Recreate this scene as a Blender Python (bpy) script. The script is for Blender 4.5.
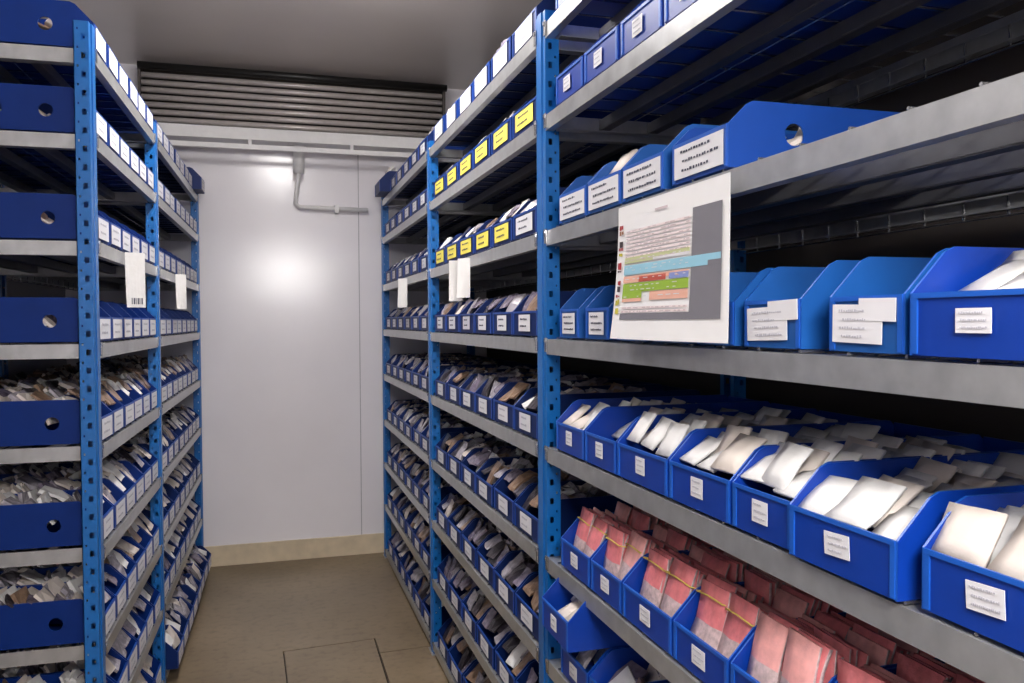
import bpy, bmesh, math, random
from mathutils import Vector, Matrix
from mathutils.geometry import tessellate_polygon
random.seed(7)
scene = bpy.context.scene
C = scene.collection
for o in list(bpy.data.objects):
    bpy.data.objects.remove(o)

# ---------------------------------------------------------------- camera, world, lamps, exposure
CAM_H = 1.52
YAW, PITCH, ROLL = math.radians(16.45), math.radians(-1.4), math.radians(0.3)
cam_d = bpy.data.cameras.new('camera'); cam_d.sensor_width = 36.0; cam_d.lens = 820/1024*36
cam_d.clip_start = 0.02
cam = bpy.data.objects.new('camera', cam_d); C.objects.link(cam)
fwd = Vector((math.sin(YAW)*math.cos(PITCH), math.cos(YAW)*math.cos(PITCH), math.sin(PITCH)))
rot = fwd.to_track_quat('-Z', 'Y').to_matrix() @ Matrix.Rotation(-ROLL, 3, 'Z')
cam.matrix_world = Matrix.Translation((0, 0, CAM_H)) @ rot.to_4x4()
scene.camera = cam

w = bpy.data.worlds.new('world'); scene.world = w; w.use_nodes = True
w.node_tree.nodes['Background'].inputs[0].default_value = (0.8, 0.85, 1, 1)
w.node_tree.nodes['Background'].inputs[1].default_value = 0.05

vs = scene.view_settings
vs.view_transform = 'Standard'; vs.look = 'None'; vs.gamma = 1; vs.use_curve_mapping = False
vs.exposure = 0.38
PENDANT_S, FILL_S = 95.0, 42.0

# ---------------------------------------------------------------- materials
def srgb(r, g, b):
    f = lambda c: (c/255/12.92) if c/255 <= .04045 else ((c/255+.055)/1.055)**2.4
    return (f(r), f(g), f(b), 1)
MATS = {}
def mat(name, col, rough=.5, metal=0., vary=.08, scale=30., bump=0., bscale=80., emit=0., spec=.5, rvary=0., coat=0.):
    m = bpy.data.materials.new(name); m.use_nodes = True
    nt = m.node_tree; b = nt.nodes['Principled BSDF']
    c = srgb(*col)
    tc = nt.nodes.new('ShaderNodeTexCoord')
    nz = nt.nodes.new('ShaderNodeTexNoise'); nz.inputs['Scale'].default_value = scale; nz.inputs['Detail'].default_value = 4
    nt.links.new(tc.outputs['Object'], nz.inputs['Vector'])
    rp = nt.nodes.new('ShaderNodeValToRGB')
    rp.color_ramp.elements[0].position = .3; rp.color_ramp.elements[1].position = .7
    rp.color_ramp.elements[0].color = tuple(max(0, x*(1-vary)) for x in c[:3])+(1,)
    rp.color_ramp.elements[1].color = tuple(min(1, x*(1+vary)) for x in c[:3])+(1,)
    nt.links.new(nz.outputs['Fac'], rp.inputs['Fac'])
    nt.links.new(rp.outputs['Color'], b.inputs['Base Color'])
    b.inputs['Roughness'].default_value = rough; b.inputs['Metallic'].default_value = metal
    b.inputs['Specular IOR Level'].default_value = spec
    if coat: b.inputs['Coat Weight'].default_value = coat; b.inputs['Coat Roughness'].default_value = .15
    if rvary:
        mr = nt.nodes.new('ShaderNodeMapRange'); mr.inputs['To Min'].default_value = rough-rvary; mr.inputs['To Max'].default_value = rough+rvary
        nt.links.new(nz.outputs['Fac'], mr.inputs['Value']); nt.links.new(mr.outputs['Result'], b.inputs['Roughness'])
    if bump:
        n2 = nt.nodes.new('ShaderNodeTexNoise'); n2.inputs['Scale'].default_value = bscale; n2.inputs['Detail'].default_value = 3
        nt.links.new(tc.outputs['Object'], n2.inputs['Vector'])
        bp = nt.nodes.new('ShaderNodeBump'); bp.inputs['Strength'].default_value = bump; bp.inputs['Distance'].default_value = .01
        nt.links.new(n2.outputs['Fac'], bp.inputs['Height']); nt.links.new(bp.outputs['Normal'], b.inputs['Normal'])
    if emit:
        b.inputs['Emission Color'].default_value = (1, .97, .93, 1); b.inputs['Emission Strength'].default_value = emit
    MATS[name] = m
    return m
mat('wall_white', (239, 236, 241), .2, vary=.02, scale=3, bump=.015, bscale=6, rvary=.02, spec=.8)
mat('wall_deep_shade', (62, 56, 54), .6, vary=.05, scale=3)  # white panel wall, deep shade behind the right rack put into its colour
mat('wall_half_shade', (170, 167, 168), .5, vary=.04, scale=3)  # white panel wall greyed to carry the shade behind the left rack
mat('ceiling_panel', (228, 221, 217), .2, .0, vary=.03, scale=2, bump=.015, bscale=3, rvary=.04)
mat('baseboard', (214, 198, 170), .6, vary=.08, scale=14, bump=.1, bscale=60)
mat('joint', (40, 34, 28), .9, vary=.2)
mat('coil_metal', (214, 206, 202), .3, .2, vary=.05)
mat('coil_plate', (84, 78, 76), .5, .3)
mat('black_pipe', (28, 27, 27), .4)
mat('white_paint', (236, 235, 235), .4, vary=.03)
mat('post_blue', (8, 98, 172), .35, 0, vary=.06, scale=12, coat=.2)
mat('post_inside', (8, 60, 110), .6)
mat('galvanised', (182, 183, 184), .32, .62, vary=.12, scale=22, rvary=.07)
mat('wire', (186, 186, 188), .25, .9, vary=.05)
mat('galvanised_shade', (104, 104, 108), .35, .6, vary=.1, scale=20)  # same galvanised steel, darkened to paint in the shade under the shelves
mat('seam', (176, 174, 180), .5)
mat('bin_blue', (6, 62, 148), .42, vary=.05, scale=18)
mat('bin_rim', (24, 88, 186), .4, vary=.05, scale=18)
mat('bin_deep', (5, 54, 152), .38, vary=.05, scale=18)
mat('bin_mid', (20, 82, 156), .42, vary=.06, scale=18)
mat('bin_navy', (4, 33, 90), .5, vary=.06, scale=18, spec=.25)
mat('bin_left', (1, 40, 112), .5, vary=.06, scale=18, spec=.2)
mat('label_white', (226, 225, 229), .55, vary=.02)
mat('label_yellow', (238, 222, 96), .55, vary=.05)
mat('ink', (62, 64, 84), .8, vary=.1)
mat('ink_faint', (186, 184, 194), .8, vary=.05)
mat('paper', (226, 224, 222), .65, vary=.03, scale=20, bump=.12, bscale=60)
mat('poster_paper', (243, 242, 242), .6, vary=.01, scale=20)
mat('paper_warm', (216, 205, 196), .65, vary=.05, scale=20, bump=.12, bscale=60)
mat('bag_grey', (164, 158, 166), .25, vary=.25, scale=60, bump=.3, bscale=70)
mat('bag_brown', (138, 112, 92), .35, vary=.3, scale=60, bump=.3, bscale=70)
mat('bag_mauve', (122, 112, 128), .25, vary=.3, scale=60, bump=.3, bscale=70)
mat('bag_dark', (58, 52, 58), .3, vary=.3, scale=60, bump=.3, bscale=70)
mat('pink', (220, 124, 128), .4, vary=.18, scale=50, bump=.15)
mat('pink_pale', (230, 164, 160), .4, vary=.14, scale=50, bump=.15)
mat('packet_face', (200, 176, 176), .3, vary=.3, scale=90, bump=.25)
mat('rubber', (222, 196, 92), .6)
for nm, c in dict(pr_grey=(122, 120, 128), pr_blue=(150, 202, 222), pr_green=(148, 182, 52), pr_olive=(196, 202, 150),
                  pr_red=(186, 78, 60), pr_violet=(134, 150, 206), pr_salmon=(232, 178, 156), pr_line=(206, 190, 194),
                  pr_rowpink=(240, 226, 226), i_red=(170, 36, 44), i_dark=(58, 46, 52), i_yellow=(196, 186, 60), i_brown=(150, 104, 70)).items():
    mat(nm, c, .6, vary=.02)
mat('lamp_glass', (250, 250, 245), .4, emit=3.0)
mat('lamp_housing', (220, 220, 220), .5)
mat('door_panel', (190, 190, 194), .4)

def concrete():
    m = bpy.data.materials.new('concrete'); m.use_nodes = True; nt = m.node_tree; b = nt.nodes['Principled BSDF']
    tc = nt.nodes.new('ShaderNodeTexCoord')
    def noise(s, d=5):
        n = nt.nodes.new('ShaderNodeTexNoise'); n.inputs['Scale'].default_value = s; n.inputs['Detail'].default_value = d
        nt.links.new(tc.outputs['Object'], n.inputs['Vector']); return n
    a, f = noise(1.6), noise(26, 8)
    r1 = nt.nodes.new('ShaderNodeValToRGB'); r1.color_ramp.elements[0].position = .3; r1.color_ramp.elements[1].position = .72
    r1.color_ramp.elements[0].color = srgb(112, 97, 76); r1.color_ramp.elements[1].color = srgb(142, 124, 99)
    r2 = nt.nodes.new('ShaderNodeValToRGB'); r2.color_ramp.elements[0].position = .3; r2.color_ramp.elements[1].position = .5
    r2.color_ramp.elements[0].color = (.62, .6, .58, 1); r2.color_ramp.elements[1].color = (1, 1, 1, 1)
    mx = nt.nodes.new('ShaderNodeMixRGB'); mx.blend_type = 'MULTIPLY'; mx.inputs[0].default_value = .6
    nt.links.new(a.outputs['Fac'], r1.inputs[0]); nt.links.new(f.outputs['Fac'], r2.inputs[0])
    nt.links.new(r1.outputs[0], mx.inputs[1]); nt.links.new(r2.outputs[0], mx.inputs[2]); nt.links.new(mx.outputs[0], b.inputs['Base Color'])
    b.inputs['Roughness'].default_value = .42
    bp = nt.nodes.new('ShaderNodeBump'); bp.inputs['Strength'].default_value = .12; bp.inputs['Distance'].default_value = .01
    nt.links.new(f.outputs['Fac'], bp.inputs['Height']); nt.links.new(bp.outputs['Normal'], b.inputs['Normal'])
    MATS['concrete'] = m
concrete()

# ---------------------------------------------------------------- mesh helpers
class MB:
    def __init__(s): s.v, s.f, s.m = [], [], []
    def quad(s, pts, mi=0):
        n = len(s.v); s.v += [tuple(p) for p in pts]; s.f.append(tuple(range(n, n+len(pts)))); s.m.append(mi)
    def box(s, x0, x1, y0, y1, z0, z1, mi=0, M=None):
        n = len(s.v)
        P = [Vector((x, y, z)) for z in (z0, z1) for y in (y0, y1) for x in (x0, x1)]
        if M is not None: P = [M @ p for p in P]
        s.v += [tuple(p) for p in P]
        for q in ((0, 2, 3, 1), (4, 5, 7, 6), (0, 1, 5, 4), (2, 6, 7, 3), (0, 4, 6, 2), (1, 3, 7, 5)):
            s.f.append(tuple(n+i for i in q)); s.m.append(mi)
    def tube(s, pts, r, k=6, mi=0, cap=True):
        pts = [Vector(p) for p in pts]; rings = []
        for i, p in enumerate(pts):
            t = (pts[min(i+1, len(pts)-1)]-pts[max(i-1, 0)]).normalized()
            a = t.orthogonal().normalized() if i == 0 else (rings_a - t*t.dot(rings_a)).normalized()
            rings_a = a; b = t.cross(a); n = len(s.v)
            s.v += [tuple(p+(a*math.cos(2*math.pi*j/k)+b*math.sin(2*math.pi*j/k))*r) for j in range(k)]
            rings.append(n)
        for i in range(len(pts)-1):
            for j in range(k):
                s.f.append((rings[i]+j, rings[i]+(j+1) % k, rings[i+1]+(j+1) % k, rings[i+1]+j)); s.m.append(mi)
        if cap:
            s.f.append(tuple(rings[0]+j for j in reversed(range(k)))); s.m.append(mi)
            s.f.append(tuple(rings[-1]+j for j in range(k))); s.m.append(mi)
    def plate(s, outer, holes, x0, x1, mi=0, rim=1):
        """polygon in (y,z) with holes, thickness from x0 to x1"""
        loops = [outer]+holes
        tris = tessellate_polygon([[Vector((p[0], p[1], 0)) for p in l] for l in loops])
        flat = [p for l in loops for p in l]; n = len(s.v); N = len(flat)
        s.v += [(x0, p[0], p[1]) for p in flat]+[(x1, p[0], p[1]) for p in flat]
        for t in tris:
            s.f.append(tuple(n+i for i in t)); s.m.append(mi)
            s.f.append(tuple(n+N+i for i in reversed(t))); s.m.append(mi)
        o = 0
        for l in loops:
            L = len(l)
            for i in range(L):
                a, b = o+i, o+(i+1) % L
                s.f.append((n+a, n+b, n+N+b, n+N+a)); s.m.append(rim)
            o += L
    def mesh(s, name, mats, smooth=False):
        me = bpy.data.meshes.new(name); me.from_pydata(s.v, [], s.f)
        for m in mats: me.materials.append(MATS[m])
        me.polygons.foreach_set('material_index', s.m)
        bm = bmesh.new(); bm.from_mesh(me); bmesh.ops.recalc_face_normals(bm, faces=bm.faces); bm.to_mesh(me); bm.free()
        if smooth: me.polygons.foreach_set('use_smooth', [True]*len(me.polygons))
        me.update()
        return me
    def build(s, name, mats, parent=None, smooth=False):
        return link(name, s.mesh(name, mats if isinstance(mats, (list, tuple)) else [mats], smooth), parent)
def link(name, me, parent=None, loc=None, rot=None):
    o = bpy.data.objects.new(name, me); C.objects.link(o)
    if parent: o.parent = parent
    if loc is not None: o.location = loc
    if rot is not None: o.rotation_euler = rot
    return o
def empty(name, M=None):
    o = bpy.data.objects.new(name, None); C.objects.link(o); o.empty_display_size = .05
    if M is not None: o.matrix_world = M
    return o
def tag(o, label=None, cat=None, group=None, kind=None):
    if label: o['label'] = label
    if cat: o['category'] = cat
    if group: o['group'] = group
    if kind: o['kind'] = kind
    return o

# ---------------------------------------------------------------- the room
RX0, RX1, RY0, RY1, RZ = -1.16, 1.42, -1.6, 5.42, 3.08
def struct(name, box, m):
    b = MB(); b.box(*box); o = b.build(name, m); o['kind'] = 'structure'; return o
fl = struct('floor', (RX0-.1, RX1+.1, RY0-.1, RY1+.1, -.12, -.014), 'joint')
def slab(poly, name='slab'):
    b = MB(); n = len(poly)
    b.quad([(x, y, 0) for x, y in poly]); b.quad([(x, y, -.02) for x, y in reversed(poly)])
    for i in range(n):
        (ax, ay), (bx, by) = poly[i], poly[(i+1) % n]
        b.quad([(ax, ay, -.02), (bx, by, -.02), (bx, by, 0), (ax, ay, 0)])
    return b.build(name, 'concrete', fl)
g = .006
slab([(RX0, RY0), (.052-g, RY0), (.056-g, 3.55), (.046-g, 3.90+g), (.462+g, 3.93+g), (.462+g, 3.752+g), (RX1, 3.80+g), (RX1, RY1), (RX0, RY1)])
slab([(.052, RY0), (.457, RY0), (.457, 3.45), (.462, 3.93), (.046, 3.90), (.056, 3.55)])
slab([(.457+g, RY0), (RX1, RY0), (RX1, 3.80), (.462+g, 3.752)])
struct('ceiling', (RX0-.1, RX1+.1, RY0-.1, RY1+.1, RZ, RZ+.1), 'ceiling_panel')
wb = struct('wall_back', (RX0-.1, RX1+.1, RY1, RY1+.1, 0, RZ), 'wall_white')
struct('wall_right', (RX1, RX1+.1, RY0, RY1, 0, RZ), 'wall_deep_shade')
struct('wall_left', (RX0-.1, RX0, RY0, RY1, 0, RZ), 'wall_half_shade')
struct('wall_front', (RX0-.1, RX1+.1, RY0-.1, RY0, 0, RZ), 'wall_white')
struct('baseboard_back', (RX0, RX1, RY1-.018, RY1, 0, .125), 'baseboard')
# seam between two cold-room wall panels
s = struct('trim_1', (.560, .566, RY1-.002, RY1+.001, .125, RZ), 'seam')
d = empty('door_1', Matrix.Translation((-.2, RY0, 0))); d['kind'] = 'structure'
b = MB(); b.box(-.5, .5, 0, .04, 0, 2.05); b.build('door_leaf', 'door_panel', d)
b = MB(); b.box(-.56, -.5, 0, .05, 0, 2.11); b.box(.5, .56, 0, .05, 0, 2.11); b.box(-.56, .56, 0, .05, 2.05, 2.11); b.build('door_frame', 'white_paint', d)
b = MB(); b.box(.36, .39, .04, .08, .98, 1.18); b.build('door_handle', 'galvanised', d)

# ---------------------------------------------------------------- hanging lamp and added ceiling fill
def glow(name, strength):
    m = bpy.data.materials.new(name); m.use_nodes = True; p = m.node_tree.nodes['Principled BSDF']
    p.inputs['Base Color'].default_value = (.9, .9, .9, 1); p.inputs['Emission Color'].default_value = (1, .965, .94, 1)
    p.inputs['Emission Strength'].default_value = strength; MATS[name] = m
glow('pendant_glow', PENDANT_S); glow('fill_glow', FILL_S)
lp = tag(empty('pendant_lamp', Matrix.Translation((.22, -.4, 2.15))), 'white box lamp hung on two rods over the aisle', 'lamp')
b = MB(); b.box(-.34, .34, -.1, .1, .1, .13); b.build('lamp_housing', 'lamp_housing', lp)
b = MB(); b.box(-.32, .32, -.08, .08, 0, .1); b.build('diffuser', 'pendant_glow', lp)
for x in (-.26, .26):
    b = MB(); b.tube([(x, 0, .13), (x, 0, RZ-2.15)], .006, 8); b.build('rod', 'galvanised', lp)
lp = tag(empty('ceiling_fill_lamp', Matrix.Translation((.1, 2.8, RZ))), 'unseen long fill lamp added on the ceiling over the aisle', 'lamp')  # unseen fill lamp, added to brighten the far part of the aisle
b = MB(); b.box(-.09, .09, -.62, .62, -.06, 0); b.build('lamp_housing', 'lamp_housing', lp)
b = MB(); b.box(-.07, .07, -.6, .6, -.16, -.06); b.build('diffuser', 'fill_glow', lp)

# ---------------------------------------------------------------- cooling coil on the back wall
coil = tag(empty('cooling_coil', Matrix.Translation((0, RY1, 0))), 'finned cooling pipes running along the back wall under the ceiling', 'cooling coil')
cx0, cx1 = -.715, 1.10
b = MB(); b.box(cx0, cx1, -.05, 0, 2.70, 3.06); b.build('back_plate', 'coil_plate', coil)
for k in range(7):
    b = MB(); z = 2.735+k*.043
    b.tube([(cx0, -.11, z), (cx1, -.11, z)], .0165, 12); b.build('pipe', 'coil_metal', coil, True)
b = MB(); b.tube([(cx0-.01, -.16, 3.035), (cx1+.02, -.16, 3.035)], .022, 12); b.build('header_pipe', 'black_pipe', coil, True)
for x in (cx0-.005, cx1+.005):
    b = MB(); b.box(x-.008, x+.008, -.15, 0, 2.70, 3.04); b.build('end_plate', 'coil_plate', coil)
tray = tag(empty('drip_tray', Matrix.Translation((0, RY1, 0))), 'white drip tray hanging below the cooling pipes', 'drip tray')
b = MB()
b.box(cx0-.02, cx1+.02, -.24, -.02, 2.615, 2.62); b.box(cx0-.02, cx1+.02, -.25, -.24, 2.615, 2.685)
b.box(cx0-.02, cx1+.02, -.02, 0, 2.615, 2.685); b.box(cx0-.02, cx0-.01, -.25, 0, 2.615, 2.685); b.box(cx1+.01, cx1+.02, -.25, 0, 2.615, 2.685)
b.build('trough', 'white_paint', tray)
b = MB(); b.box(cx0-.02, cx1+.02, -.262, -.25, 2.556, 2.585); b.build('edge_rail', 'white_paint', tray)
for x in (cx0, -.1, .5, cx1):
    b = MB(); b.box(x-.01, x+.01, -.25, -.245, 2.556, 2.617); b.build('hanger', 'white_paint', tray)
dp = tag(empty('drain_pipe', Matrix.Translation((0, RY1, 0))), 'white drain pipe bending right below the drip tray', 'pipe')
b = MB(); b.tube([(.185, -.13, 2.615), (.185, -.13, 2.45)], .034, 14); b.tube([(.185, -.13, 2.615), (.185, -.13, 2.59)], .045, 14); b.build('down_pipe', 'white_paint', dp, True)
b = MB(); b.tube([(.185, -.13, 2.46), (.172, -.06, 2.34), (.165, -.045, 2.275), (.19, -.045, 2.25), (.62, -.045, 2.245)], .014, 12); b.build('side_pipe', 'white_paint', dp, True)
for x in (.42,):
    b = MB(); b.box(x-.012, x+.012, -.07, 0, 2.22, 2.27); b.build('pipe_clip', 'white_paint', dp)

# ---------------------------------------------------------------- shelving racks
LV = [2.30, 2.06, 1.758, 1.473, 1.187, .894, .618, .348, .058]
LVL = [2.282, 2.046, 1.75, 1.463, 1.177, .891, .614, .345, .056]
D = .60
POST_W, POST_D, POST_H = .075, .038, 2.335
XR = .70
MR = Matrix.Translation((XR, 0, 0)) @ Matrix.Rotation(math.radians(-90), 4, 'Z')   # local x = -Y, local y = +X
XLn, YL = -.459, 2.46
MLm = Matrix.Translation((XLn, YL, 0)) @ Matrix.Rotation(math.radians(90-1.1), 4, 'Z')   # local x = +Y, local y = -X

def post_mesh():
    """folded steel upright with two columns of slots on both flanks; x 0..POST_W, y 0..POST_D"""
    b = MB(); t = .002
    zs = [0, .03]; hz = []
    z = .03
    while z+.05 < POST_H:
        zs += [z+.004, z+.020, z+.031, z+.037]; hz.append(z); z += .05
        zs.append(z)
    zs = sorted(set(round(q, 4) for q in zs if q < POST_H))+[POST_H]
    ys = [0, .008, .019, .0255, .030, POST_D]
    for x in (0, POST_W):
        for i in range(len(zs)-1):
            zc = (zs[i]+zs[i+1])/2; ph = (zc-.03) % .05
            for j in range(len(ys)-1):
                big = j == 1 and .004 < ph < .020; small = j == 3 and .031 < ph < .037
                big2 = False
                if .03 < zc < hz[-1]+.05 and (big or small or big2): continue
                b.quad([(x, ys[j], zs[i]), (x, ys[j+1], zs[i]), (x, ys[j+1], zs[i+1]), (x, ys[j], zs[i+1])])
    b.quad([(0, 0, 0), (POST_W, 0, 0), (POST_W, 0, POST_H), (0, 0, POST_H)])
    # rolled ridge down the front and inward returns at the back
    b.box(.022, POST_W-.022, -.004, 0, 0, POST_H)
    b.box(0, .02, POST_D-.002, POST_D, 0, POST_H); b.box(POST_W-.02, POST_W, POST_D-.002, POST_D, 0, POST_H)
    return b.mesh('post', ['post_blue'])
POST = post_mesh()
def shelf_parts(W):
    fr = MB(); t = .003; H = .04
    for y0, sgn in ((0, 1), (D, -1)):       # front and rear lipped beams
        ya = lambda a, c: (min(y0+sgn*a, y0+sgn*c), max(y0+sgn*a, y0+sgn*c))
        fr.box(0, W, *ya(0, t), -H, 0); fr.box(0, W, *ya(t, .03), -t, 0); fr.box(0, W, *ya(t, .022), -H, -H+t)
        fr.box(0, W, *ya(.030, .032), -.016, 0)
    for x in (0, W-t):
        fr.box(x, x+t, .03, D-.03, -H, 0)
    fr.box(t, .03, .032, D-.032, -H, -H+t); fr.box(W-.03, W-t, .032, D-.032, -H, -H+t)
    frame = fr.mesh('shelf', ['galvanised'])
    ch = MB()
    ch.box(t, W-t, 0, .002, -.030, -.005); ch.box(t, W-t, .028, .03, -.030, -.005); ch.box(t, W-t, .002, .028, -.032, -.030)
    channel = ch.mesh('channel', ['galvanised_shade'])
    wr = MB(); n = int(W/.1); x0 = (W-(n-1)*.1)/2
    for i in range(n):
        x = x0+.1*i
        wr.tube([(x, .004, .0035), (x, D-.03, .0035), (x, D-.012, -.004), (x, D-.010, -.05)], .0026, 5)
    for y in (.05, .25, .45, D-.03):
        wr.tube([(.01, y, -.0012), (W-.01, y, -.0012)], .002, 5)
    wr.tube([(.01, D-.0135, -.05), (W-.01, D-.0135, -.05)], .0022, 5)
    deck = wr.mesh('wire_deck', ['wire'])
    hk = MB(); hk.box(-.006, .012, -.0035, -.001, -.034, .004); hk.box(-.004, .004, -.006, -.003, -.008, .002)
    hook = hk.mesh('bracket', ['wire'])
    return frame, channel, deck, hook
def rack(M, xs, label, levels, name='shelving_rack'):
    r = tag(empty(name, M), label, 'rack', 'steel shelving racks')
    for x in xs:
        for y in (0, D):
            p = link('post', POST, r, (x, y, 0) if y == 0 else (x+POST_W, y, 0), None if y == 0 else (0, 0, math.pi))
        b = MB(); b.box(x-.01, x+POST_W+.01, -.008, POST_D+.012, 0, .005); b.build('foot_plate', 'galvanised', r)
    for a, c in zip(xs[:-1], xs[1:]):
        W = c-a-POST_W
        fr, chn, dk, hk = shelf_parts(W)
        for z in levels:
            s_ = link('shelf', fr, r, (a+POST_W, 0, z))
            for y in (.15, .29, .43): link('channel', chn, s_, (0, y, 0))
            link('wire_deck', dk, s_)
            link('bracket', hk, s_, (0, 0, 0)); link('bracket', hk, s_, (W-.006, 0, 0))
    return r
# right rack: post near faces at Y = .43, 2.05, 3.66, 5.27 (local x = -Y, so start at the far side)
RYs = [5.27, 3.66, 2.05, .43]
rack(MR, [-(y+POST_W) for y in RYs], 'tall blue steel rack with galvanised shelves on the right of the aisle', LV)
LSs = [0, 1.14, 2.77]
rack(MLm, LSs, 'tall blue steel rack with galvanised shelves on the left of the aisle', LVL)
# left rack: shelf ends also close onto the end frame
# ---------------------------------------------------------------- bins
ORD = ['first', 'second', 'third', 'fourth', 'fifth', 'sixth', 'seventh', 'eighth', 'ninth', 'tenth']
SH = ['top', 'second', 'third', 'fourth', 'fifth', 'sixth', 'seventh', 'eighth', 'bottom']
BINM = {}
HF, HB = .070, .124
def bin_mesh(W, L, m, holes=1, hf=HF, hb=HB):
    key = (round(W, 3), round(L, 3), m, holes, hf, hb)
    if key in BINM: return BINM[key]
    b = MB(); t = .0035
    sl = hb-hf
    outer = [(0, 0), (L, 0), (L, hb-.012), (L-.012, hb), (sl+.006, hb), (sl*.86, hb-.006), (0, hf)]
    hs = []
    for k in range(holes):
        cy, cz, r = .122+.125*k, .058, .0185
        hs.append([(cy+r*math.cos(a*math.pi/8), cz+r*math.sin(a*math.pi/8)) for a in range(16)])
    b.plate(outer, hs, -W/2, -W/2+t); b.plate(outer, hs, W/2-t, W/2)
    x0, x1 = -W/2+t, W/2-t
    def panel(y0, y1, z0, z1):
        n = len(b.f); b.box(x0, x1, y0, y1, z0, z1); b.m[n+1] = 1
    panel(.001, .001+t, 0, hf-.001); panel(L-t, L, 0, hb-.004); b.box(x0, x1, t+.001, L-t, 0, t)
    # folded corner flanges lapping the front panel
    b.box(x0, x0+.008, -.0012, .001, .002, hf-.006, 1); b.box(x1-.008, x1, -.0012, .001, .002, hf-.006, 1)
    # hemmed top edge of the front
    b.box(x0, x1, -.0015, .001, hf-.006, hf, 1)
    rim = 'bin_rim' if m not in ('bin_navy', 'bin_left') else 'bin_blue'
    me = b.mesh('body', [m, rim]); BINM[key] = me
    return me
LABM = {}
def label_mesh(w, h, m='label_white', kind='rect'):
    key = (round(w, 3), round(h, 3), m, kind)
    if key in LABM: return LABM[key]
    b = MB()
    if kind == 'rect': b.box(-w/2, w/2, -.0008, 0, 0, h)
    else:   # two stickers overlapping, the upper one shifted to one side
        b.box(-w/2, w*.30, -.0008, 0, 0, h*.86); b.box(-w*.06, w/2, -.0014, -.0003, h*.5, h)
    LABM[key] = b.mesh('label', [m]); return LABM[key]
WRM = {}
def writing_mesh(w, h, lines, ink, seed):
    key = (round(w, 3), round(h, 3), lines, ink, seed)
    if key in WRM: return WRM[key]
    rn = random.Random(seed*31+lines); b = MB()
    for l in range(lines):
        z = h*(1-(l+.75)/(lines+.4)); x = -w*.42+rn.uniform(0, .12)*w; hh = h/(lines+.4)*.26
        xe = w*(.42-rn.uniform(0, .3))
        while x < xe:
            ww = rn.uniform(.018, .05)*w
            b.box(x, x+ww, -.0018, -.0015, z+rn.uniform(-.15, .1)*hh, z+hh*rn.uniform(.6, 1.1)); x += ww+rn.uniform(.008, .03)*w
    WRM[key] = b.mesh('writing', [ink]); return WRM[key]

wds = ['beside the blue post', 'second from the blue post', 'third from the blue post', 'fourth from the blue post', 'fifth from the blue post', 'sixth from the blue post', 'seventh from the blue post']
BINS = []
def make_bin(M, x, y, z, W, label, group, m='bin_blue', L=.5, holes=1, lab=None, rz=0., hf=HF, hb=HB):
    """x = centre of the front along the rack, y = setback from the aisle face, z = base"""
    r = tag(empty('storage_bin', M @ Matrix.Translation((x, y, z)) @ Matrix.Rotation(rz, 4, 'Z')), label, 'bin', group)
    link('body', bin_mesh(W, L, m, holes, hf, hb), r)
    if lab:
        w_, h_, lm, kind, lines, ink, dx, dz, tilt = lab
        l = link('label', label_mesh(w_, h_, lm, kind), r, (dx, -.0016, dz), (0, tilt, 0))
        if lines and kind == 'rect': link('writing', writing_mesh(w_, h_, lines, ink, random.randrange(4)), l)
        elif lines: link('writing', writing_mesh(w_*.72, h_*.84, lines, ink, random.randrange(4)), l, (-w_*.1, 0, 0))
    BINS.append((r, W, L, hf, hb))
    return r
def lab(w, h, m='label_white', kind='rect', lines=2, ink='ink_faint', dx=0, dz=.012, tilt=0.):
    return (w, h, m, kind, lines, ink, dx, dz, tilt)
EPS = .0065

# --- packets -----------------------------------------------------
def pillow(w, h, t, rn, cols=3, rows=3, mi=0, topmi=None, topfrac=0):
    """a soft flat packet standing on its bottom edge; x width, z height, y thickness"""
    V, F, MI = [], [], []
    bend = rn.uniform(-.12, .12)*h*.5; sk = rn.uniform(-.05, .05)
    for side in (-1, 1):
        for j in range(rows+1):
            for i in range(cols+1):
                u, v = i/cols, j/rows
                edge = (i in (0, cols)) or (j in (0, rows))
                th = t*.18 if edge else t*.5*rn.uniform(.8, 1.15)
                x = (u-.5)*w*(1-.04*math.sin(v*3.1))+sk*v*h; z = v*h+(rn.uniform(-.02, .02)*h if not edge else 0)
                V.append((x, side*th+bend*math.sin(v*math.pi)+rn.uniform(-.1, .1)*t, z))
    N = (cols+1)*(rows+1)
    for side in (0, 1):
        for j in range(rows):
            for i in range(cols):
                a = side*N+j*(cols+1)+i; q = (a, a+1, a+cols+2, a+cols+1)
                F.append(q if side == 0 else q[::-1]); MI.append(topmi if (topmi is not None and j >= rows*(1-topfrac)) else mi)
    per = [i for i in range(cols+1)]+[j*(cols+1)+cols for j in range(1, rows+1)]+[rows*(cols+1)+i for i in range(cols-1, -1, -1)]+[j*(cols+1) for j in range(rows-1, 0, -1)]
    for k in range(len(per)):
        a, c = per[k], per[(k+1) % len(per)]
        F.append((a, a+N, c+N, c)); top = a >= N-(cols+1)*1 and c >= N-(cols+1)
        MI.append(topmi if (topmi is not None and top) else mi)
    return V, F, MI
def pack_mesh(name, mats, *a, **k):
    V, F, MI = pillow(*a, **k)
    me = bpy.data.meshes.new(name); me.from_pydata(V, [], F)
    for m in mats: me.materials.append(MATS[m])
    me.polygons.foreach_set('material_index', MI); me.polygons.foreach_set('use_smooth', [True]*len(F)); me.update()
    return me
rn = random.Random(3)
ENV = [pack_mesh('seed_packet', ['paper' if k % 3 else 'paper_warm'], rn.uniform(.058, .072), rn.uniform(.064, .086), rn.uniform(.010, .017), rn) for k in range(8)]
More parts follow.
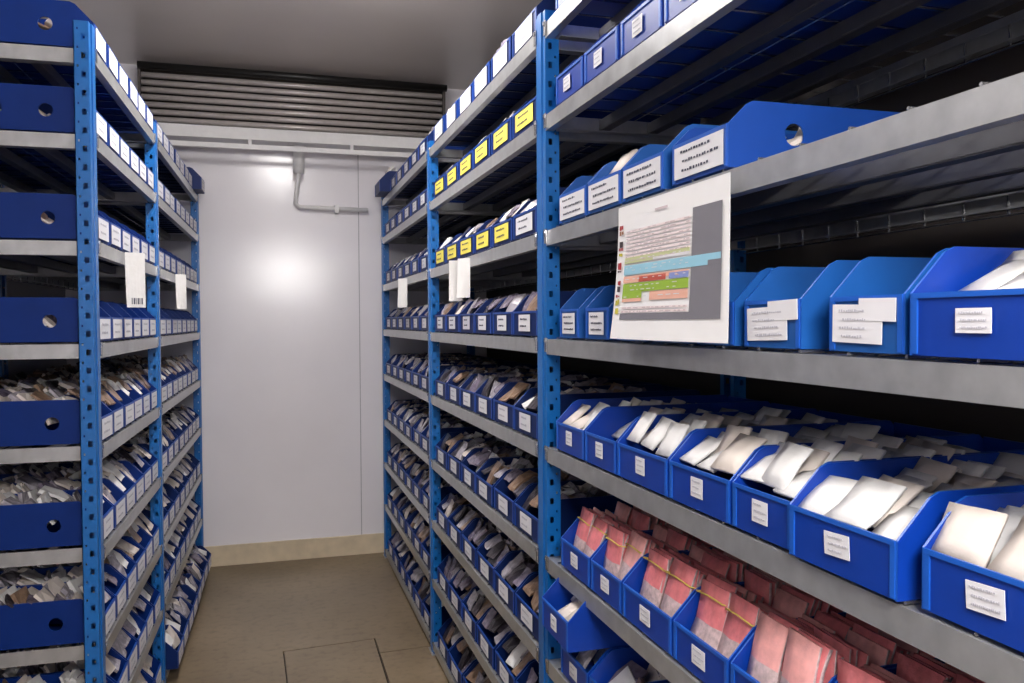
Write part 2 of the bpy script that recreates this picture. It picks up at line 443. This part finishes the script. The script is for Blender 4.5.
PINK = [pack_mesh('pink_packet', ['packet_face', 'pink' if k % 3 else 'pink_pale'], rn.uniform(.078, .088), rn.uniform(.134, .146), rn.uniform(.011, .014), rn, rows=4, topmi=1, topfrac=.5) for k in range(8)]
STUFF = MB(); STUFF_M = ['paper', 'bag_grey', 'bag_brown', 'bag_mauve', 'bag_dark', 'paper_warm']
def stuff_packet(M0, M, w, h, t, rn, mi, W, L, hf, hb):
    V, F, MI = pillow(w, h, t, rn, 2, 2)
    n = len(STUFF.v)
    for v in V:
        p = M @ Vector(v)
        if p.z < hb+.004: p.x = max(-W/2+.006, min(W/2-.006, p.x))
        if p.y < .055: p.y = max(p.y, .008+max(0, p.z-hf)*.8)
        p.z = max(p.z, .005); STUFF.v.append(tuple(M0 @ p))
    STUFF.f += [tuple(n+i for i in f) for f in F]; STUFF.m += [mi]*len(F)
def fill_stuff(r, W, L, hf, hb, rn, weights, high=.0, depth=.36, dense=1.):
    M0 = r.matrix_world
    y = .018
    while y < min(depth, L-.06):
        nc = 3 if W > .2 else 2
        for c in range(nc):
            if rn.random() > .93*dense: continue
            cw = (W-.014)/nc; x = -W/2+.007+cw*(c+.5)+rn.uniform(-.006, .006)
            tl = math.radians(rn.uniform(15, 68)); h = rn.uniform(.06, .1); t = rn.uniform(.014, .03)
            base = .006+max(0, (.1+high*rn.uniform(.6, 1.25))-h*math.cos(tl)-.012)
            mi = rn.choices(range(6), weights)[0]
            M = Matrix.Translation((x, y, base)) @ Matrix.Rotation(rn.uniform(-.25, .25), 4, 'Z') @ Matrix.Rotation(-tl, 4, 'X') @ Matrix.Rotation(rn.uniform(-.12, .12), 4, 'Y')
            stuff_packet(M0, M, min(cw*rn.uniform(.82, 1.0), cw), h, t, rn, mi, W, L, hf, hb)
        y += rn.uniform(.02, .032)
def fill_env(r, W, label, group, n_rows, y0=.014, pitch=.03, hi=.0):
    M0 = r.matrix_world; nc = 3 if W > .15 else 2
    for k in range(n_rows):
        for c in range(nc):
            if random.random() < .08: continue
            cw = (W-.012)/nc; me = random.choice(ENV)
            x = -W/2+.006+cw*(c+.5)+random.uniform(-.004, .004)
            tl = math.radians(random.uniform(32, 68)); base = .042+hi+random.uniform(0, .022)
            o = link('seed_packet', me)
            o.matrix_world = M0 @ Matrix.Translation((x, y0+k*pitch+random.uniform(-.004, .004), base)) @ Matrix.Rotation(random.uniform(-.14, .14), 4, 'Z') @ Matrix.Rotation(-tl, 4, 'X') @ Matrix.Rotation(random.uniform(-.06, .06), 4, 'Y')
            tag(o, label if k or ', shelf above' not in label else label.replace('white paper packet', 'front-row white packet').replace(', shelf above', ', above'), 'seed packet', group if k or 'white paper packet' not in label or ', shelf above' not in label else group+', front row')
def fill_pink(r, W, label, group, k_bin):
    """two rows of banded bundles standing on edge, faces to the aisle"""
    M0 = r.matrix_world; cw = (W-.012)/2
    for c in range(2):
        y = .013+random.uniform(0, .004)
        x = -W/2+.006+cw*(c+.5)
        for bun in range(3):
            lean = math.radians(random.uniform(9, 20)); top = random.uniform(.0, .014); twist = random.uniform(-.07, .07)
            n = random.choice((7, 8))
            MBn = M0 @ Matrix.Translation((x, y, .008+top)) @ Matrix.Rotation(twist, 4, 'Z') @ Matrix.Rotation(-lean, 4, 'X')
            for k in range(n):
                o = link('pink_packet', random.choice(PINK))
                o.matrix_world = MBn @ Matrix.Translation((random.uniform(-.002, .002), k*.0112*math.cos(lean), -k*.0112*math.sin(lean)*0+random.uniform(-.004, .004)))
                tag(o, 'pink packet in the %s %s bundle of the bin %s' % (('farther', 'nearer')[c], ('front', 'middle', 'rear')[bun], wds[k_bin]), 'seed packet', '%s, %s %s bundle' % (group, ('farther', 'nearer')[c], ('front', 'middle', 'rear')[bun]))
            if bun == 0 and k_bin < 4:
                b = MB(); a, f, e, zb = cw/2-.003, -.0075, n*.0112-.003, .112
                b.tube([(-a, f+.002, zb), (0, f-.002, zb+.003), (a, f+.002, zb), (a+.003, f+.02, zb), (a+.003, e-.02, zb+.002), (a, e, zb+.002), (0, e+.003, zb), (-a, e, zb), (-a-.003, e-.02, zb), (-a-.003, f+.02, zb), (-a, f+.002, zb)], .0016, 5)
                o = b.build('rubber_band', 'rubber', None, True); o.matrix_world = MBn
                tag(o, 'yellow rubber band around the %s pink bundle in the bin %s' % ('farther' if c == 0 else 'nearer', wds[k_bin]), 'rubber band', 'rubber bands')
            y += n*.0112+.010

# --- right rack, near bay: bins read one by one ---------------------
GN = 'bins in the near bay of the right rack'
def near(level, edges, idx, word, m='bin_blue', la=None, dy=.004, holes=1, dz=0, L=.5, rz=0., **k):
    y1, y0 = edges
    lb = '%s bin, %s from the blue post, on right rack\'s near %s shelf' % (word, ORD[idx], SH[level])
    return make_bin(MR, -(y0+y1)/2, dy, LV[level]+EPS+dz, y1-y0-.004, lb, GN, m, L, holes, la, rz, **k)
E1 = [(1.98-.2*k, 1.785-.2*k) for k in range(5)]
for k, e in enumerate(E1): near(0, e, k, 'blue', 'bin_deep', lab(.04, .03, lines=2))
E2 = [(1.98, 1.79), (1.785, 1.59), (1.58, 1.39), (1.385, 1.19), (1.185, .99), (.985, .79)]
for k, e in enumerate(E2): near(1, e, k, 'blue small-labelled', 'bin_deep', lab(.045, .034, lines=3, dx=-.01, dz=.018))
E3 = [(1.958, 1.77), (1.766, 1.576), (1.572, 1.384), (1.354, 1.159)]
L3B = []
for k, e in enumerate(E3): L3B.append(near(2, e, k, 'blue', 'bin_mid' if k < 3 else 'bin_blue', lab(.165, .056, lines=3, ink='ink', dz=.007), L=.42, hb=.124 if k < 3 else .108))
E4 = [(1.958, 1.82), (1.782, 1.64), (1.60, 1.46), (1.43, 1.29), (1.262, 1.14), (1.117, .971), (.916, .778), (.766, .56)]
L4B = []
for k, e in enumerate(E4):
    if k < 5: la = lab(.085, .05, lines=3, ink='ink' if k < 2 else 'ink_faint', dz=.01)
    elif k == 5: la = lab(.125, .057, kind='double', lines=4, dx=.004, dz=.011, tilt=-.03)
    elif k == 6: la = lab(.112, .056, kind='double', lines=4, dx=-.002, dz=.011, tilt=.02)
    else: la = lab(.045, .026, lines=3, dx=-.012, dz=.026)
    L4B.append(near(3, e, k, 'mid-blue' if k < 7 else 'deep blue', 'bin_mid' if k < 7 else 'bin_deep', la, dy=.004 if k != 7 else -.004, holes=0 if k > 4 else 1))
E5 = [(1.982, 1.785), (1.783, 1.599), (1.597, 1.364), (1.362, 1.149), (1.147, .986), (.984, .774), (.752, .552)]
L5B = []
for k, e in enumerate(E5):
    la = lab(.04, .034, lines=3, dz=.022) if k < 5 else lab(.048, .03, lines=3, dz=.024, dx=.0 if k == 5 else -.01, tilt=-.06)
    L5B.append(near(4, e, k, 'deep blue', 'bin_deep', la, dy=.002 if k != 5 else -.008, holes=0))
E6 = [(1.955, 1.756), (1.753, 1.578), (1.576, 1.352), (1.35, 1.157), (1.155, .96), (.958, .765), (.762, .565)]
L6B = []
for k, e in enumerate(E6): L6B.append(near(5, e, k, 'pink-filled blue', 'bin_deep', lab(.045, .032, lines=3, dz=.022), holes=0))
E7 = [(1.96, 1.77), (1.765, 1.575), (1.57, 1.38), (1.375, 1.185), (1.18, .99)]
L7B = []
for k, e in enumerate(E7): L7B.append(near(6, e, k, 'blue', 'bin_deep', lab(.05, .034, lines=2, dz=.02), holes=0))
top7 = make_bin(MR, -1.868, -.045, LV[6]+EPS+HB+.001, .19, 'deep blue bin stacked on other bins, jutting into the aisle below pink packets', GN, 'bin_deep', .42, 0, lab(.04, .034, lines=2, dz=.02))

# --- right rack, middle and far bay; left rack ------------------------
def bay(M, lvs, level, x0, step, n, W, where, group, m, labf, sgn, dy=.004, jit=.004, word='blue', holes=1, skip=(), out_last=0.):
    out = []
    for k in range(n):
        if k in skip: continue
        x = x0+sgn*step*k
        lb = '%s bin, %s from the camera, on %s %s shelf' % (word, ORD[k], where, SH[level])
        out.append(make_bin(M, x, dy+random.uniform(0, jit)-(out_last if k == n-1 else 0), lvs[level]+EPS, W, lb, group, m, .5, holes if k else holes, labf(k), random.uniform(-.012, .012)))
    return out
RMID, RFAR = [], []
for lv in range(9):
    yel = lv in (1, 2)
    def lf(k, lv=lv, yel=yel):
        if lv == 0: return lab(.16, .062, lines=2, dz=.004)
        if yel: return lab(.16, .05, 'label_yellow' if not (lv == 2 and k == 0) else 'label_white', lines=2, ink='ink', dz=.01)
        return lab(.105, .048, lines=2, ink='ink_faint' if lv != 3 else 'ink', dz=.012)
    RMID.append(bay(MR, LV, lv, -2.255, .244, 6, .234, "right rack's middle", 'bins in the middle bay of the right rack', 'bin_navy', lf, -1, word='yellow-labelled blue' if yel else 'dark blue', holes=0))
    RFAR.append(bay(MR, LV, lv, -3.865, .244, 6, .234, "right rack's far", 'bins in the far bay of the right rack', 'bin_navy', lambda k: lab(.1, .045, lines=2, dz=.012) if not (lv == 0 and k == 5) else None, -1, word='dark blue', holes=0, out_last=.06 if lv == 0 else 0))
LN, LF = [], []
for lv in range(9):
    lf = lambda k: lab(.132, .058, lines=2, dz=.006)
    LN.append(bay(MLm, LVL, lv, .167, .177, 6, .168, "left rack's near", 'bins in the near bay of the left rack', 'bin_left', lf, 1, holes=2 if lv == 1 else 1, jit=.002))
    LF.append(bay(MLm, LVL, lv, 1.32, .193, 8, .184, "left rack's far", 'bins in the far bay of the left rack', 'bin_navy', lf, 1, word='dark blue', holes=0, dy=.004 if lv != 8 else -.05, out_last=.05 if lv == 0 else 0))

# --- contents ---------------------------------------------------------
for k, r in enumerate(L5B):
    fill_env(r, E5[k][0]-E5[k][1]-.004, 'white paper packet in the bin %s, shelf above the pink packets' % wds[k], 'packets in white bin %s' % wds[k], 11, hi=.004+.014*(k in (2, 3, 4)), y0=.014 if k != 1 else .07)
for k, r in enumerate(L6B[:6]):
    fill_pink(r, E6[k][0]-E6[k][1]-.004, 'pink seed packet standing in the bin %s' % wds[k], 'pink packets in bin %s' % wds[k], k)
fill_env(L4B[7], .2, 'white paper packet in the deep blue bin at the right edge, beside the labelled bins', 'packets in deep blue bin at right edge', 10, y0=.02, hi=.018)
fill_env(L4B[5], .142, 'white packet in the mid-blue bin just right of the poster', 'packets right of poster', 3, y0=.1)
fill_env(L4B[6], .134, 'white packet at the back of the second labelled bin right of the poster', 'packets in second labelled bin', 3, y0=.16)
fill_env(L3B[1], .186, 'white packet poking out of the bin above the poster\'s left corner', 'packets above poster', 2, y0=.05, hi=.03)
fill_env(top7, .19, 'white packet in the stacked bin jutting into the aisle', 'packets in jutting bin', 7)
srn = random.Random(11)
fill_stuff(L3B[3], .19, .42, HF, .108, srn, (4, 0, 0, 0, 0, 2), high=-.03)
for r in L6B[6:]: fill_stuff(r, .19, .5, HF, HB, srn, (1, 0, 0, 0, 0, 3))
for k, r in enumerate(L7B): fill_stuff(r, .186, .5, HF, HB, srn, (3, 5, 1, 3, 1, 2), depth=.3)
for lv in range(9):
    for r, W, n in [(q, .234, 0) for q in RMID[lv]]+[(q, .234, 1) for q in RFAR[lv]]:
        wt = (1, 5, 3, 5, 4, 1) if lv > 2 else ((4, 4, 1, 3, 1, 3))
        fill_stuff(r, W, .5, HF, HB, srn, wt, high=.03 if lv not in (0,) else .05, depth=.34)
    q_first = LN[lv][0]
    for r, W, n in [(q, .168, 0) for q in LN[lv]]+[(q, .184, 1) for q in LF[lv]]:
        if lv < 3 and q_first is not r: continue
        wt = {0: (1, 1, 4, 0, 0, 4), 1: (1, 1, 4, 0, 0, 4), 2: (1, 1, 4, 0, 0, 4), 3: (2, 2, 4, 2, 3, 2), 4: (2, 2, 5, 2, 2, 4)}.get(lv, (5, 5, 1, 2, 1, 5))
        fill_stuff(r, W, .5, HF, HB, srn, wt, high={0: -.02, 1: -.03, 2: -.03, 3: -.01, 4: .045, 5: .04, 6: .045, 7: .04, 8: .04}[lv], depth=.46)
st = STUFF.build('seed_packets', STUFF_M, None)
tag(st, 'paper and plastic seed packets filling the bins farther along the racks', 'seed packets', kind='stuff')

# ---------------------------------------------------------------- hanging papers and the poster
def sheet(name, M, w, h, curl, m, label, cat, twist=0., nx=6, nz=10, group=None):
    """paper hanging from its top edge; x across, z down, y out"""
    t = .0006; V = []; F = []; K = nx+1; N = K*(nz+1)
    for s_ in (0, 1):
        for j in range(nz+1):
            for i in range(K):
                u, v = i/nx, j/nz
                V.append(((u-.5)*w+twist*v*v*w, -curl*(v**2)*(1-.8*u)-.006*math.sin(u*math.pi)*v+t*s_, -v*h))
    for j in range(nz):
        for i in range(nx):
            a = j*K+i; F.append((a, a+K, a+K+1, a+1)); F.append((N+a, N+a+1, N+a+K+1, N+a+K))
    per = list(range(K))+[j*K+nx for j in range(1, nz+1)]+[nz*K+i for i in range(nx-1, -1, -1)]+[j*K for j in range(nz-1, 0, -1)]
    for k in range(len(per)):
        a, c = per[k], per[(k+1) % len(per)]; F.append((a, c, c+N, a+N))
    me = bpy.data.meshes.new(name); me.from_pydata(V, [], F); me.materials.append(MATS[m]); me.update()
    o = link(name, me); o.matrix_world = M
    return tag(o, label, cat, group)
PX, PZ, PW, PH = -(1.556+1.128)/2, 1.75, .424, .266
pm = MR @ Matrix.Translation((PX, -.012, PZ))
CURL = .02
po = sheet('poster', pm, PW, PH, CURL, 'poster_paper', 'white printed chart with coloured rows hanging from the shelf edge', 'poster')
def on_poster(u, v, off=.0009):
    return ((u-.5)*PW, -CURL*(v**2)*(1-.8*u)-.006*math.sin(u*math.pi)*v-off-.0006, -v*PH)
PRM = ['pr_grey', 'pr_blue', 'pr_green', 'pr_olive', 'pr_red', 'pr_violet', 'pr_salmon', 'pr_line', 'pr_rowpink', 'label_white', 'i_red', 'i_dark', 'i_yellow', 'i_brown']
pb = MB()
def pr(u0, u1, v0, v1, m, off=.0009):
    mi = PRM.index(m); n = max(1, int((v1-v0)/.08)); k = max(1, int((u1-u0)/.1))
    for j in range(n):
        for i in range(k):
            a, c, e, f = u0+(u1-u0)*i/k, u0+(u1-u0)*(i+1)/k, v0+(v1-v0)*j/n, v0+(v1-v0)*(j+1)/n
            pb.quad([on_poster(a, e, off), on_poster(c, e, off), on_poster(c, f, off), on_poster(a, f, off)], mi)
pr(.735, .955, .15, .855, 'pr_grey'); pr(.09, .735, .81, .855, 'pr_grey')
pr(.10, .72, .395, .44, 'pr_olive', .0011); pr(.40, .72, .42, .44, 'label_white', .0012)
pr(.10, .95, .455, .525, 'pr_blue', .0013); pr(.86, .95, .495, .525, 'pr_grey', .0014)
pr(.10, .72, .535, .565, 'pr_salmon', .0011); pr(.27, .53, .545, .585, 'pr_red', .0012); pr(.56, .72, .545, .585, 'pr_violet', .0012); pr(.1, .27, .565, .585, 'pr_salmon', .0012)
pr(.10, .72, .59, .655, 'pr_green', .0011); pr(.10, .31, .655, .70, 'pr_green', .0011); pr(.39, .72, .66, .72, 'pr_salmon', .0011); pr(.10, .31, .70, .725, 'pr_salmon', .0011)
prn = random.Random(5)
for r_ in list(range(5, 14))+list(range(26, 29)):
    v = .06+r_*.027
    if v > .79: continue
    pr(.10, .72, v, v+.016, 'pr_rowpink', .001)
    u = .11
    while u < .70:
        ww = prn.uniform(.01, .05)
        if prn.random() < .75: pr(u, min(u+ww, .71), v+.004, v+.011, 'pr_line', .0013)
        u += ww+prn.uniform(.008, .03)
pr(.40, .52, .085, .10, 'pr_line', .0013)
for r_ in range(7):
    v = [.41, .47, .49, .555, .605, .635, .685][r_]; u = .12
    while u < .70:
        ww = prn.uniform(.012, .05)
        if prn.random() < .6: pr(u, u+ww, v, v+.006, 'label_white', .0016)
        u += ww+prn.uniform(.02, .05)
pb.build('chart_print', PRM, po); pb = MB()
for v0, v1, m in [(.14, .18, 'i_red'), (.18, .22, 'i_brown'), (.26, .31, 'i_dark'), (.31, .34, 'i_red'), (.345, .38, 'i_yellow'), (.42, .48, 'i_red'), (.48, .50, 'i_dark'), (.555, .60, 'i_red'), (.60, .65, 'i_dark'), (.665, .69, 'i_red'), (.70, .75, 'i_yellow'), (.76, .82, 'i_yellow')]:
    for q in range(2):
        a = .028+.018*q+prn.uniform(-.006, .006); pr(a, a+.02, v0+prn.uniform(0, .01), v1-prn.uniform(0, .01), m, .001+.0002*q)
pb.build('icon_print', PRM, po)

def slip(M, x, rz, w, h, label, dz=.0):
    return sheet('paper_slip', M @ Matrix.Translation((x, -(w/2*abs(math.sin(rz))+.014), LV[2]-.012+dz)) @ Matrix.Rotation(rz, 4, 'Z'), w, h, .012, 'paper', label, 'paper slip', group='paper slips hanging from the shelves')
bs = slip(MLm, .40, math.radians(-60), .062, .175, 'long white paper slip hanging from the left rack near the camera')
slip(MLm, 1.62, math.radians(-60), .05, .16, 'white paper slip hanging in the left rack\'s far bay')
slip(MR, -2.86, math.radians(50), .05, .14, 'nearer slip of the white pair hanging below the yellow labels')
slip(MR, -2.97, math.radians(75), .05, .15, 'farther slip of the white pair hanging below the yellow labels')
slip(MR, -4.25, math.radians(60), .05, .15, 'small white slip hanging in the right rack\'s far bay')

# dark printed code bars near the foot of the nearest slip
b = MB()
for k in range(6):
    b.box(-.018+.006*k, -.018+.006*k+(.004 if k % 2 else .0025), -.0165, -.0160, -.165, -.145)
b.build('code_bars', 'ink', bs)
